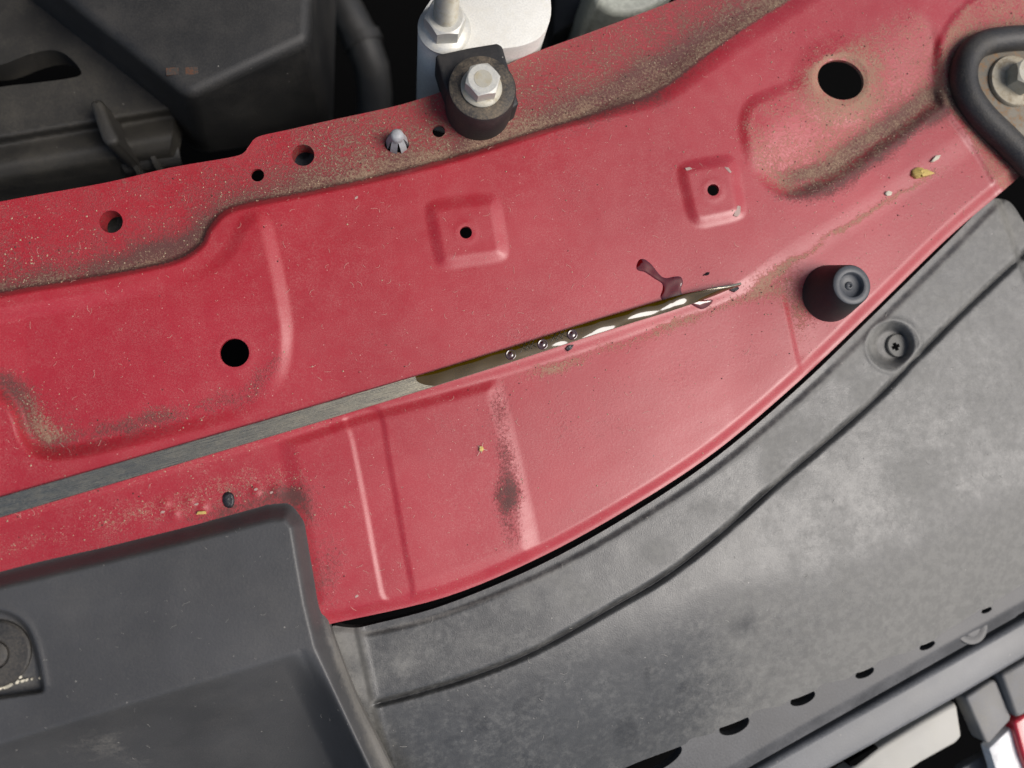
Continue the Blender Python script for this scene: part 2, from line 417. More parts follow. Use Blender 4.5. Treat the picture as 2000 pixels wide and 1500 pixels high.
def tube(name, path, rad, mat, parent=None, seg=12, closed=False, origin=None, flat=1.0, smooth=60):
    """path of world points, rad mm (number or list)"""
    bm = bmesh.new(); n = len(path); rings = []
    for i in range(n):
        a = path[(i-1) % n] if (closed or i > 0) else path[i]; b = path[(i+1) % n] if (closed or i < n-1) else path[i]
        t = (b-a).normalized(); up = Vector((0, 0, 1)); s = t.cross(up)
        if s.length < 1e-4: s = Vector((1, 0, 0))
        s.normalize(); u = s.cross(t); r = (rad[i] if isinstance(rad, (list, tuple, np.ndarray)) else rad)*.001
        rings.append([bm.verts.new(path[i]+s*math.cos(2*math.pi*k/seg)*r+u*math.sin(2*math.pi*k/seg)*r*flat) for k in range(seg)])
    for i in range(n if closed else n-1):
        A, B = rings[i], rings[(i+1) % n]
        for k in range(seg): bm.faces.new((A[k], A[(k+1) % seg], B[(k+1) % seg], B[k]))
    if not closed: bm.faces.new(rings[0][::-1]); bm.faces.new(rings[-1])
    return link(name, from_bm(name, bm), mat, parent, origin, smooth)

def blob(name, poly, zbase, height, mat, parent=None, rim=18, step=2.5, wob=.15, origin=None):
    """a puddle or lump with a rounded rim, traced outline"""
    q = np.array(poly); x0, y0 = q.min(0)-6; x1, y1 = q.max(0)+6
    f = lambda X, Y: polydist(q, X, Y)
    def fz(X, Y):
        s = np.clip(-f(X, Y)/rim, 0, 1)
        return zbase(X, Y)+height*np.sqrt(np.clip(s*(2-s), 0, 1))*(1+wob*(vnoise(X, Y, 15)-.5)*2)+.02
    me = sheet(name, f, fz, (x0, y0, x1, y1), step, .03)
    return link(name, me, mat, parent, origin)

# ------------------------------------------------------------------ setting: a black sheet added underneath, standing in for the bay's deep shade
def add_shade_sheet():
    bm = bmesh.new(); vs_ = [bm.verts.new(v) for v in ((-.9, -.6, -.34), (.6, -.6, -.34), (.6, .7, -.34), (-.9, .7, -.34))]
    bm.faces.new(vs_); o = link('bay_shade_sheet', from_bm('bay_shade_sheet', bm), 'black'); o['kind'] = 'structure'
add_shade_sheet()

# ------------------------------------------------------------------ red front panel
OUT = Field(spline([(-270, 452), (0, 394), (200, 358), (330, 328), (440, 309), (474, 300), (487, 284), (504, 267), (560, 254), (640, 236), (760, 210),
    (830, 190), (940, 150), (1030, 108), (1150, 64), (1300, 8), (1420, -40), (1600, -120), (1900, -270)], 5).tolist() +
    [(2270, -270), (2270, 90)] + spline([(2270, 90), (2100, 240), (2000, 336), (1960, 372), (1850, 466), (1700, 612), (1560, 745), (1400, 880), (1240, 986), (1060, 1086),
    (870, 1166), (652, 1217)], 6).tolist() + [(560, 1240), (-270, 1430)])
step_pts = [(-270, 632), (0, 574), (150, 549), (280, 524), (350, 506), (392, 478), (408, 447), (440, 414), (490, 398), (600, 376), (740, 346),
    (900, 305), (1050, 258), (1200, 210), (1290, 175), (1360, 124), (1440, 66), (1560, -10), (1700, -110), (1900, -270)]
FL = Field(spline(step_pts, 5).tolist()+[(1900, -900), (-270, -900)])
RC = Field(spline([(-270, 676), (0, 618), (200, 582), (360, 545), (440, 500), (480, 432), (512, 428), (532, 490), (552, 590), (560, 660), (548, 730), (505, 785),
    (420, 818), (300, 848), (160, 880), (85, 884), (50, 858), (28, 800), (-10, 765), (-80, 745), (-270, 760)], 5, True))
front_pts = [(-270, 1098), (0, 1016), (300, 926), (560, 848), (700, 803), (830, 768), (950, 735), (1080, 697), (1200, 658), (1330, 612), (1440, 570),
    (1520, 522), (1650, 440), (1800, 342), (1880, 288), (2270, 40)]
FR = Field(spline(front_pts, 5).tolist()+[(2270, 1770), (-270, 1770)])
FRL = Field(spline(front_pts, 5), False)
RIB = Field(spline([(676, 812), (738, 800), (760, 900), (792, 1080), (806, 1160), (782, 1170), (752, 1170), (738, 1120), (712, 980), (688, 860)], 4, True))
RMP = Field([(560, 860), (640, 832), (700, 812), (900, 762), (962, 748), (985, 830), (1015, 960), (1036, 1060), (1030, 1080), (960, 1106), (800, 1160), (700, 1185), (620, 1190)])
PAD1 = Field(spline([(850, 402), (905, 394), (955, 390), (968, 402), (976, 450), (982, 488), (972, 500), (920, 508), (872, 514), (858, 500), (848, 450), (842, 414)], 4, True))
PAD2 = Field(spline([(1340, 328), (1385, 318), (1420, 314), (1432, 326), (1440, 370), (1446, 408), (1436, 420), (1395, 430), (1366, 434), (1352, 420), (1342, 380), (1334, 342)], 4, True))
TD = Field(spline([(1452, 250), (1470, 200), (1540, 170), (1620, 130), (1700, 60), (1790, 20), (1830, 90), (1835, 190), (1810, 220), (1720, 285), (1620, 350), (1560, 374),
    (1510, 362), (1470, 320)], 5, True))
TDC = Field(spline([(1452, 262), (1470, 312), (1508, 352), (1560, 364), (1620, 340), (1720, 276), (1822, 205)], 5), False)
BR = Field(spline([(2000, -60), (1910, -10), (1850, 50), (1822, 130), (1838, 200), (1880, 262), (1920, 320), (1958, 388), (2010, 420), (2200, 420), (2270, 100), (2200, -60)], 5, True))
PST = Field([(1527, 560), (1545, 640), (1562, 720), (1580, 800), (1800, 700), (1760, 520), (1650, 500), (1560, 520)])
HOLES = [(217, 433, 23, 22), (503, 342, 13, 12.5), (592, 303, 22, 21), (857, 256, 12.5, 12), (910, 454, 12, 12), (1393, 371, 11.5, 11.5), (458, 689, 29, 28),
         (1642, 156, 46, 38), (775, 282, 24, 16)]
def hole_sd(X, Y):
    s = np.full(np.shape(X), 1e9)
    for i, (cx, cy, rx, ry) in enumerate(HOLES):
        a = .35 if i == 7 else 0.0
        u = (X-cx)*math.cos(a)+(Y-cy)*math.sin(a); v = -(X-cx)*math.sin(a)+(Y-cy)*math.cos(a)
        s = np.minimum(s, (np.sqrt((u/rx)**2+(v/ry)**2)-1)*min(rx, ry))
    return s
def panel_sd(X, Y): return np.maximum(OUT(X, Y), -hole_sd(X, Y))
def panel_z(X, Y):
    wf = 9+26*ss(X, 1080, 1360)
    z = -4.6*inside(FL(X, Y), wf)*(1-.35*ss(X, 1250, 1500))
    z += (1.9*np.clip((X-300)/250, -1.0, 1)-1.9*np.clip((Y-600)/250, 0, 1.2)-.3)*inside(RC(X, Y), 17)
    fr = FR(X, Y); wr = 8+16*ss(X, 1400, 1560)
    z += -1.35*inside(fr-2, wr+5)*(1-.55*ss(X, 1420, 1560))
    z += .35*bell(fr-26, 6)*ss(X, 900, 1000)*(1-ss(X, 1250, 1350))
    z += -.42*inside(RIB(X, Y), 7)
    z += .95*inside(RMP(X, Y), 22)*inside(fr+14, 14)
    z += 1.15*inside(PAD1(X, Y), 15) + 1.3*inside(PAD2(X, Y), 14)
    u = X*.62+Y*.78; z += (-2.9*ss(u, 1120, 1290)+1.1*(1-ss(u, 1110, 1240))*(1-ss(X, 1490, 1620)))*inside(TD(X, Y), 14)
    h = np.sqrt(((X-1642)/1.1)**2+(Y-156)**2)
    z += 1.0*(1-ss(h, 45, 95)) - .8*(1-ss(h, 38, 52))
    z += .6*inside(BR(X, Y), 8)
    z += -.8*inside(PST(X, Y), 7)*(1-ss(X-.22*Y, 1440, 1520))*ss(Y, 540, 600)*(1-ss(Y, 690, 740))
    e = -OUT(X, Y)
    z += -1.9*(1-ss(e, 2, 26))*ss(Y-(-.62*X+1130), 60, 200)          # rolled front edge
    for i, (cx, cy, rx, ry) in enumerate(HOLES):                     # drawn lips at punched holes
        if i in (4, 5, 6): z += .10*bell(np.hypot(X-cx, Y-cy)-rx-6, 7)
    for (cx, cy) in ((322, 985), (340, 1003), (372, 980), (395, 990), (500, 962), (540, 958)): z += .5*bell(np.hypot(X-cx, Y-cy), 11)
    z += .5*(vnoise(X, Y, 260)-.5) + .18*(vnoise(X+91, Y+37, 90)-.5)
    return z
def warp(X, Y):
    return (X+14*(vnoise(X+11, Y+7, 44)-.5)+7*(vnoise(X+3, Y+70, 13)-.5), Y+14*(vnoise(X+140, Y+31, 44)-.5)+7*(vnoise(X+33, Y+170, 13)-.5))
def panel_dust_sheen(X, Y):
    f = FL(X, Y); X, Y = warp(X, Y); n = vnoise(X, Y, 60); n2 = vnoise(X+400, Y, 130)
    v = .52*np.exp(-np.clip(-f, 0, None)/32)*inside(f+3, 4)*(.4+.9*n)
    v += inside(f, 6)*(.20+.28*ss(X, 480, 640)*(1-.5*ss(X, 1180, 1350)))
    r = RC(X, Y)
    v += .42*bell(r+34, 22)*ss(Y, 660, 800)*(.4+.9*n)*(1-.5*ss(X, 380, 520)) + .42*bell(np.hypot(X-85, (Y-835)*.7), 50)
    v += .40*inside(TD(X, Y)-4, 16)*ss(X*.5+Y*.86, 800, 960)*(.75+.5*n) + .16*bell(TDC(X, Y)-14, 16)
    v += .30*bell(np.hypot(X-1642, Y-156)-58, 34) + .7*bell(np.hypot(X-1642, (Y-156)*1.15)-50, 6)*ss(X-Y, 1400, 1500)
    fr = FR(X, Y)
    v += .62*bell(fr+20, 13)*ss(X, 940, 1080)*(1-ss(X, 1460, 1520))*(.5+.8*n) + .22*np.exp(-np.clip(-fr-10, 0, None)/60)*ss(X, 930, 1060)*(1-ss(X, 1350, 1500))*(fr < -8)
    v += .75*bell(fr+6, 7)*ss(X, 1440, 1500)*(1-ss(X, 1800, 1880))*(.5+.7*n)
    v += .62*bell(np.hypot((X-1515)*.8, (Y-560)*1.25), 62)+.5*bell(np.hypot((X-1570)*1.5, (Y-625)*.55), 42)
    v += .55*inside(polyF1(X, Y), 40)*(.5+.8*n2)
    v += .62*inside(BR(X, Y)+6, 8)*(.75+.4*n)
    v += .35*bell(FRL(X, Y)-0, 10)*(X < 700)
    v += .19*ss(X+.4*(400-Y), 1300, 1750)*(1-ss(Y, 420, 720))  # pale veil to the upper right: dust, plus sheen put into the colour
    return np.clip(v, 0, 1)
def panel_grime_shade(X, Y):
    f = FL(X, Y); cv = CV(X, Y); rg = RING(X, Y); X, Y = warp(X, Y); n = vnoise(X+50, Y+80, 70)
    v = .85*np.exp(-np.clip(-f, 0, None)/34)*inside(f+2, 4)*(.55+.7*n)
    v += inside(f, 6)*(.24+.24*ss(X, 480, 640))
    v += .75*bell(np.hypot((X-1260)/150, (Y-165+(X-1260)*.55)/38), 1)
    v += .65*bell(np.hypot((X-380)/160, (Y-490+(X-380)*.2)/40), 1)*(f < 0)
    r = RC(X, Y)
    v += .52*bell(r+26, 24)*ss(Y, 620, 760)*(.5+n)+.30*bell(np.hypot((X-100)/70, (Y-830)/60), 1)
    v += .85*bell(TDC(X, Y)-16, 22)*ss(X, 1470, 1580) + .12*inside(TD(X, Y), 20) + .42*bell(np.hypot((X-1690)/60, (Y-165)/75), 1)
    # smudges on the slope right of the ribs and elsewhere
    for (cx, cy, ax, ay, k) in ((985, 880, 22, 90, .38), (995, 985, 26, 55, .62), (1000, 1045, 22, 26, .45), (975, 800, 18, 45, .3), (860, 830, 60, 30, .16), (640, 1080, 40, 90, .30),
            (1130, 830, 90, 60, .18), (1330, 740, 60, 60, .2), (1450, 690, 50, 40, .15), (1110, 390, 60, 90, .14), (1290, 200, 60, 40, .2), (455, 965, 40, 26, .3), (560, 965, 60, 26, .45),
            (700, 690, 90, 50, .12), (1050, 660, 120, 30, .18), (15, 765, 40, 40, .3), (1560, 590, 34, 60, .45), (1600, 620, 50, 20, .3)):
        v += k*bell(np.hypot((X-cx)/ax, (Y-cy)/ay), 1)*(.5+n)
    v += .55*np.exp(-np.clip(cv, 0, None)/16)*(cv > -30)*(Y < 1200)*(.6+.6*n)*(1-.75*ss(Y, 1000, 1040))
    v += .80*np.exp(-np.clip(rg, 0, None)/20)*ss(X, 1780, 1830)  # dark halo round the rubber edge: grime with its soft shade painted in
    return np.clip(v, 0, 1)
polyF1 = Field([(-270, 1130), (0, 1050), (250, 975), (430, 915), (580, 890), (620, 940), (560, 965), (0, 1100), (-270, 1180)])
CVPOLY = spline([(-270, 1168), (-100, 1128), (0, 1103), (200, 1056), (400, 1006), (520, 974), (556, 966)], 4).tolist() + \
    spline([(556, 966), (582, 966), (600, 980), (608, 1006), (616, 1070), (628, 1150), (645, 1225), (668, 1290), (700, 1370), (745, 1460), (790, 1560), (860, 1760)], 4).tolist() + [(-270, 1760)]
CV = Field(CVPOLY)
ring_path = spline([(1958, 78), (1908, 92), (1884, 128), (1886, 176), (1914, 222), (1962, 270), (2040, 345), (2130, 392), (2215, 372), (2240, 290), (2180, 180), (2110, 105), (2030, 78)], 8, True)
RING = Field(np.concatenate([ring_path, ring_path[:1]]), False); _r0 = RING; RING = lambda X, Y: _r0(X, Y)-26

def panel_skirt(X, Y):
    s = np.full(X.shape, 1.3)
    for (cx, cy) in ((217, 433), (592, 303)):
        s = np.where(np.hypot(X-cx, Y-cy) < 30, 7.0, s)
    s = np.where((Y-(-.62*X+1130) > 60) & (hole_sd(X, Y) > 10), 2.5, s)
    return s
me = sheet('front_panel', panel_sd, panel_z, (-260, -260, 2260, 1430), 2.5, panel_skirt, dict(dust=panel_dust_sheen, grime=panel_grime_shade))
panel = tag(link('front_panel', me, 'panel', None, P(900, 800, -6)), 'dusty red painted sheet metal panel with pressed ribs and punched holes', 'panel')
# weld nut cups seen down two of the holes
for (cx, cy, r, off) in ((217, 433, 22, 8), (592, 303, 21, 6)):
    c = P(cx+off*.4, cy+off*.3, -22)
    lathe('weld_nut', c, [(5.2, 0), (5.2, 3), (2.5, 3), (2.4, 0.4)], 'rubber_top' if cx > 500 else 'clipdark', panel, 28)

# ------------------------------------------------------------------ latch cover, bottom left
CREASE = [(-270, 1530), (0, 1448), (300, 1356), (604, 1264)]
def crease_s(X, Y): return Y-np.interp(X, [-270, 0, 300, 604, 900], [1530, 1448, 1356, 1264, 1174])
POCK = Field(spline([(-270, 1196), (-40, 1192), (0, 1194), (30, 1205), (52, 1226), (66, 1258), (76, 1300), (84, 1345)], 4).tolist()+[(82, 1350), (0, 1362), (-270, 1405)])
PLAT = Field([(-270, 1214), (0, 1148), (200, 1100), (400, 1050), (528, 1016), (556, 1014), (570, 1030), (580, 1090), (596, 1180), (616, 1262), (650, 1340), (710, 1480), (800, 1700), (820, 1760), (-270, 1760)])
def cover_z(X, Y):
    z = -1.6+0*X
    e = CV(X, Y); p = PLAT(X, Y)
    z = z+7.5*(1-ss(p, -6, 34))                             # rounded shoulder
    z = z-1.2*(1-ss(-e, 0, 6))
    c = crease_s(X, Y)
    right = X-np.interp(Y, [900, 1264, 1500, 1760], [604, 604, 716, 840])
    drop = np.where(c > 0, np.sqrt(c*c+60)-7.7, 0)*.25
    z = z-drop*(1-.92*ss(right, -70, 10))
    z = z-.35*bell(right+20, 9)*(c > 0)
    z = z-4.4*inside(POCK(X, Y), 4)
    z = z+.25*bell(POCK(X, Y)-7, 7)*(Y < 1340)
    return z+.25*(vnoise(X, Y, 150)-.5)
def cover_dust(X, Y):
    c = crease_s(X, Y); n = vnoise(X, Y+200, 55)
    v = ss(c, 4, 60)*(.05+.34*bell(np.hypot((X-150)/130, (Y-1460)/60), 1)*n*1.5+.16*n)
    v += .40*inside(POCK(X, Y)+4, 8)+.25*(1-ss(-CV(X, Y), 0, 20))
    v += .5*ss(X-np.interp(Y, [900, 1210, 1500], [560, 625, 740]), -18, 6)*ss(Y, 1180, 1260)
    return np.clip(v, 0, 1)
def cover_grime(X, Y):
    return np.clip(.0*X+.45*bell(POCK(X, Y)+10, 14)*(Y > 1300), 0, 1)
me = sheet('latch_cover_body', CV, cover_z, (-260, 940, 880, 1740), 3.0, 4.0, dict(dust=cover_dust, grime=cover_grime))
cover = thing('latch_cover', 'smooth dark grey plastic latch cover with a round fastener in its pocket', 'cover', P(300, 1300, -8))
body = link('cover_body', me, 'cover', cover)
c = P(-6, 1276, 1.2)
fast = lathe('push_fastener', c, [(10.2, 0), (10.2, 1.2), (9.6, 1.7), (4.6, 1.9), (4.2, 1.0)], 'clipdark', cover, 48)
lathe('centre_pin', c+Vector((0, 0, .0011)), [(3.9, 0), (3.9, .9), (3.4, 1.2), (0, 1.3)], 'clipdark', fast, 36)
# paint-fleck grit lying in the pocket
def grit():
    bm = bmesh.new()
    for (x, y, a, b) in ((15, 1340, 20, 8), (34, 1332, 8, 7), (44, 1330, 9, 5), (52, 1328, 6, 5), (40, 1323, 6, 5), (78, 1324, 5, 5), (0, 1345, 14, 7), (62, 1326, 4, 4)):
        pts = [(x+a*.62*math.cos(t)*random.uniform(.7, 1.15), y-.22*a*math.cos(t)+b*.62*math.sin(t)*random.uniform(.7, 1.15)) for t in np.linspace(0, 2*math.pi, 9)[:-1]]
        tp = [bm.verts.new(P(px, py, 2.0+random.uniform(0, .5))) for px, py in pts]; bt = [bm.verts.new(P(px, py, .8)) for px, py in pts]
        bm.faces.new(tp)
        for k in range(8): bm.faces.new((tp[k], bt[k], bt[(k+1) % 8], tp[(k+1) % 8]))
    o = link('pocket_grit', from_bm('pocket_grit', bm), 'pale'); o['kind'] = 'stuff'
grit()

# ------------------------------------------------------------------ grey front shield (bumper top)
edge_pts = [(648, 1221), (690, 1226), (730, 1219), (870, 1181), (1060, 1101), (1240, 1000), (1400, 892), (1560, 757), (1700, 622), (1850, 474), (1925, 398), (1950, 388), (1976, 398), (2004, 440), (2060, 520), (2270, 760)]
SLOTS = [(1266, 1484, 66, 24), (1432, 1413, 30, 16), (1566, 1360, 25, 12), (1687, 1310, 19, 9), (1809, 1257, 16, 7), (1925, 1188, 11, 5)]
low = [(2270, 1010), (2100, 1080), (2000, 1140), (1940, 1172)]
for (cx, cy, a, b) in SLOTS[::-1]:
    low += [(cx+a+16, cy-a*.40-14), (cx+a+2, cy-a*.40-2), (cx-a*.2, cy+2), (cx-a, cy+a*.42-2), (cx-a-14, cy+a*.42+8)]
low += [(1120, 1540), (1000, 1590), (800, 1650)]
low = sorted(low, key=lambda p: -p[0])
SHP = spline(edge_pts, 6).tolist()+spline(low, 4).tolist()+[(760, 1560), (716, 1440), (684, 1360), (660, 1290)]
SH = Field(SHP)
groove_pts = [(728, 1376), (820, 1352), (930, 1318), (1050, 1268), (1200, 1184), (1300, 1125), (1400, 1048), (1500, 960), (1580, 892), (1660, 824), (1730, 760), (1860, 628), (1985, 510), (2120, 385)]
GR = Field(spline(groove_pts, 6), False)
LIP = Field(spline([(640, 1210), (700, 1214)]+[(x, y) for x, y in edge_pts[2:11]]+[(2270, 60)], 5), False)
LIPT = Field(spline([(640, 1246), (700, 1238), (760, 1226), (880, 1196), (1075, 1121), (1256, 1020), (1417, 912), (1577, 777), (1717, 642), (1866, 495), (1944, 418), (2270, 100)], 5), False)
CR = spline([(900, 1420), (1100, 1340), (1240, 1288), (1400, 1226), (1560, 1192), (1700, 1166), (1850, 1100), (2000, 1020), (2270, 860)], 5)
SCREW = (1746, 676)
def shield_z(X, Y):
    s = LIP(X, Y)
    z = -5.4-1.6*(1-ss(X, 700, 1200))
    z = z-1.1*(1-ss(s, 10, 26))
    z = z-s*.008-2.5*ss(s, 120, 620)
    c = (Y-np.interp(X, CR[:, 0], CR[:, 1]))*.88
    z = z-np.where(c > -90, (np.sqrt(np.clip(c+90, 0, None)**2+40000)-200), 0)*.13
    g = GR(X, Y)
    z = z-2.8*bell(g, 5.6)*ss(X, 722, 740)
    r = np.hypot((X-SCREW[0]), (Y-SCREW[1])*1.02)
    z = z-5.6*(1-ss(np.hypot(X-SCREW[0]+7, Y-SCREW[1]+2), 25, 50))+.5*bell(r-52, 6)
    # joint on the left: short flange that dives under the latch cover
    L = X-np.interp(Y, [1200, 1240, 1380, 1500, 1700], [694, 700, 730, 762, 812])
    z = z-1.1*(1-ss(L, -9, 4))+.25*bell(L-8, 6)
    # right-hand end
    e = X*.62+Y*.0
    z = z-3.2*ss(X-np.interp(Y, [380, 520, 700], [1944, 1992, 2070]), -6, 10)
    return z+.5*(vnoise(X, Y, 200)-.5)+.12*(vnoise(X, Y, 40)-.5)
def shield_dust(X, Y):
    n = vnoise(X+20, Y+90, 45); n2 = vnoise(X, Y, 120)
    s = LIP(X, Y)
    v = .34*bell(s-75, 60)*(.3+n)*(1-.4*ss(X, 1500, 1700)) + .46*ss(X+.25*Y, 1500, 2050)*(.72+.3*n2)
    v += .45*bell(LIPT(X, Y), 4)
    v += .35*ss((Y-np.interp(X, CR[:, 0], CR[:, 1]))*.88, -90, 0)*ss(X, 1200, 1500)
    v += .26*n*n2*1.5
    L = X-np.interp(Y, [1200, 1240, 1380, 1500, 1700], [694, 700, 730, 762, 812])
    v += .5*bell(L, 8)+.30*(L < 0)
    return np.clip(v, 0, 1)
def shield_grime_shade(X, Y):
    n = vnoise(X+33, Y+61, 36); n2 = vnoise(X+300, Y+10, 80)
    v = .8*ss(n*.5+n2*.6, .5, .8)*(1-ss(X+.35*Y, 1780, 1960))*ss(LIP(X, Y), 100, 240)*.75
    v += 1.2*bell(np.hypot((X-1466)/26, (Y-962)/30), 1)+1.0*bell(np.hypot((X-1462)/17, (Y-1045)/38), 1)
    v += .55*bell(np.hypot((X-1450)/50, (Y-1215)/50), 1)
    v += .6*bell(GR(X, Y), 6)+.45*bell(np.hypot(X-1732, Y-674)-36, 9)  # the ring in the screw cone is the cone's shade, painted on
    return np.clip(v, 0, 1)
shield = thing('bumper_shield', 'weathered grey plastic shield curving along the front of the red panel', 'shield', P(1400, 1200, -25))
link('shield_body', sheet('shield_body', SH, shield_z, (600, 370, 2260, 1720), 2.5, 5.0, dict(dust=shield_dust, grime=shield_grime_shade)), 'shield', shield)
c = P(SCREW[0]+2, SCREW[1], -8.7+1.4)
scr = lathe('screw_fastener', P(SCREW[0]+3, SCREW[1], -12.0), [(4.5, 0), (4.5, 1.5), (4.2, 1.8), (0, 1.95)], 'clipgrey', shield, 40)
# cross-shaped drive recess: a black cross on the head stands in for its shade
def cross(cx, cy, z, r, w, parent, rot=.4):
    bm = bmesh.new(); c0 = P(cx, cy, z)
    pts = []
    for k in range(4):
        a = rot+k*math.pi/2
        for da, rr in ((-.42, r), (.42, r), (math.pi/4, w)): pts.append((rr*math.cos(a+da), rr*math.sin(a+da)))
    tp = [bm.verts.new((c0.x+x*.001, c0.y+y*.001, c0.z)) for x, y in pts]; bt = [bm.verts.new((c0.x+x*.001, c0.y+y*.001, c0.z-.0005)) for x, y in pts]
    bm.faces.new(tp); bm.faces.new(bt[::-1])
    for k in range(len(tp)): bm.faces.new((tp[k], bt[k], bt[(k+1) % len(tp)], tp[(k+1) % len(tp)]))
    link('cross_recess_shade', from_bm('cross_recess_shade', bm), 'black', parent)
cross(SCREW[0]+4, SCREW[1]+1, -9.95, 1.7, .9, scr)

# ------------------------------------------------------------------ grille pieces, bottom right
def fz_bar(X, Y): return -33-.010*(Y-1300)-.012*(1900-X)*0 - 3*ss(Y-(-.563*X+2327), -30, 0)
BARP = Field([(1000, 1610), (1120, 1520), (1240, 1452), (1400, 1388), (1540, 1330), (1680, 1278), (1800, 1228), (1920, 1155), (2060, 1070), (2270, 950), (2270, 1044), (1986, 1202), (1986, 1204), (1464, 1498), (1200, 1646), (1050, 1730)])
def bar_sd(X, Y):
    s = BARP(X, Y)
    for (cx, cy, a, b) in SLOTS:
        t = -.42; cx += 2; cy += 4; u = (X-cx)*math.cos(t)+(Y-cy)*math.sin(t); v = -(X-cx)*math.sin(t)+(Y-cy)*math.cos(t)
        s = np.maximum(s, -(np.sqrt((u/(a*1.05))**2+(v/b)**2)-1)*b)
    return s
gb = tag(link('grille_bar', sheet('grille_bar', bar_sd, fz_bar, (1000, 950, 2260, 1740), 3.0, 5.0), 'bar', None, P(1700, 1340, -38)),
    'dark grey slotted grille bar tucked under the edge of the weathered shield', 'grille bar')
lathe('round_boss', P(1893, 1222, -34.2), [(7.5, 0), (7.2, 1.3), (5.6, 1.5), (4.4, .9), (4.1, .9), (3.9, 1.4), (0, 1.6)], 'bar', gb, 40)
o = slab('grille_trim', [(1474, 1506), (1996, 1213), (2270, 1060), (2270, 1132), (2000, 1288), (1884, 1357), (1722, 1448), (1716, 1452), (1640, 1494), (1500, 1570), (1380, 1640), (1300, 1604)], -37, -46, 'trim', None, 2.2, 4, origin=P(1700, 1420, -46))
tag(o, 'smooth bluish grey trim strip beside the long dark gap of the grille', 'trim')
o = slab('pale_grille_panel', [(1640, 1520), (1716, 1462), (1800, 1410), (1862, 1374), (1870, 1376), (1880, 1440), (1868, 1452), (1800, 1490), (1740, 1530), (1660, 1580), (1600, 1580)], -47, -54, 'beige', None, 1.6, 3, origin=P(1760, 1470, -54))
tag(o, 'pale dusty plastic panel inside the grille below the grey trim', 'panel')
o = slab('grille_slot_shade', [(1658, 1488), (1712, 1456), (1716, 1462), (1672, 1496), (1662, 1498)], -44.5, -50, 'black', None, .3, 2, origin=P(1690, 1480, -50))  # black block in place of the shade inside the slot
tag(o, 'narrow black block standing in for the shaded slot between the trim strip and the pale panel', 'slot')
o = slab('grille_tile', [(1886, 1362), (1938, 1328), (1947, 1330), (1976, 1400), (1974, 1408), (1934, 1452), (1926, 1452), (1908, 1412)], -45, -53, 'tile', None, 1.2, 3, origin=P(1930, 1390, -53))
tag(o, 'small dusty grey plastic tile beside the black grille opening', 'grille tile')
o = slab('grille_tile', [(1956, 1318), (2010, 1286), (2120, 1226), (2120, 1330), (2010, 1392), (1990, 1402), (1984, 1398)], -42, -53, 'tile', None, 1.5, 3, origin=P(2000, 1350, -53))
tag(o, 'grey plastic tile meeting the trim strip above the red bumper corner', 'grille tile')
o = slab('bumper_corner', [(1979, 1410), (2002, 1396), (2130, 1330), (2130, 1560), (2030, 1560), (1998, 1478)], -44, -60, 'bodyred', None, 1.5, 3, origin=P(2000, 1450, -60))
tag(o, 'red painted bumper corner next to the bright white plate', 'bumper')
o = slab('white_plate', [(1932, 1462), (1976, 1420), (1996, 1484), (2020, 1560), (1960, 1570), (1944, 1500)], -47, -52, 'white', None, .8, 2, origin=P(1970, 1490, -52))
tag(o, 'bright white plate held inside the red bumper corner', 'plate')
o = slab('inner_duct_edge', [(1880, 1500), (1932, 1470), (1946, 1510), (1950, 1560), (1840, 1560)], -58, -62, 'trim', None, 1.0, 2, origin=P(1920, 1500, -62))
tag(o, 'bluish plastic edge low in the black grille opening', 'duct')

# ------------------------------------------------------------------ rubber stop
c = P(1613, 576, -3.2)
post = thing('rubber_stop', 'black tapered rubber stop with a hollow grey top standing on the red panel', 'rubber stop', c)
lathe('stop_body', c, [(11.2, 0), (11.3, .8), (10.9, 1.6), (10.2, 5), (8.5, 12), (7.35, 16.6), (7.0, 17.1), (6.6, 17.0), (5.2, 14.5), (0, 14.4)], 'rubber', post, 64, 50)
lathe('stop_top', c+Vector((0, 0, .0171)), [(6.98, 0), (6.7, .25), (4.7, .3), (4.4, .1), (4.25, -1.0), (3.8, -1.5), (1.6, -1.7), (1.3, -1.2), (.8, -1.1), (.5, -1.6), (0, -1.7)], 'rubber_top', post, 64, 50, caps=False)

# ------------------------------------------------------------------ bushing with bolt on the rear flange
c = P(934, 213, -4.8)
bush = thing('bushing_mount', 'black rubber bushing with a zinc flange bolt on the rear edge of the red panel', 'bushing', c)
slab('mount_bracket', [(850, 107), (912, 93), (972, 83), (982, 90), (996, 140), (1014, 203), (1000, 212), (905, 236), (890, 222), (866, 160)], 6.5, -6.5, 'rubber', bush, 1.0, 3)
lathe('bushing_body', c, [(11.9, 0), (12.0, 3), (11.8, 9), (11.7, 15.8), (11.4, 16.4)], 'rubber', bush, 64, 50)
lathe('bushing_face', c+Vector((0, 0, .0163)), [(11.38, 0), (11.1, .35), (7.4, .45)], 'rubber_dusty', bush, 64, 50)
tc = P(940, 172, 12.1)
bolt = lathe('flange_bolt', tc, [(7.0, 0), (7.1, .8), (6.6, 1.3), (5.4, 1.7)], 'zinc_dirty', bush, 48, 40)
hexhead('hex_head', tc+Vector((0, 0, .0015)), 10.6, 5.2, 'zinc', bolt, rot=.25)
lathe('head_dimple', tc+Vector((0, 0, .0067)), [(3.1, 0), (3.0, .12), (0, .10)], 'zinc_dirty', bolt, 32, 40)

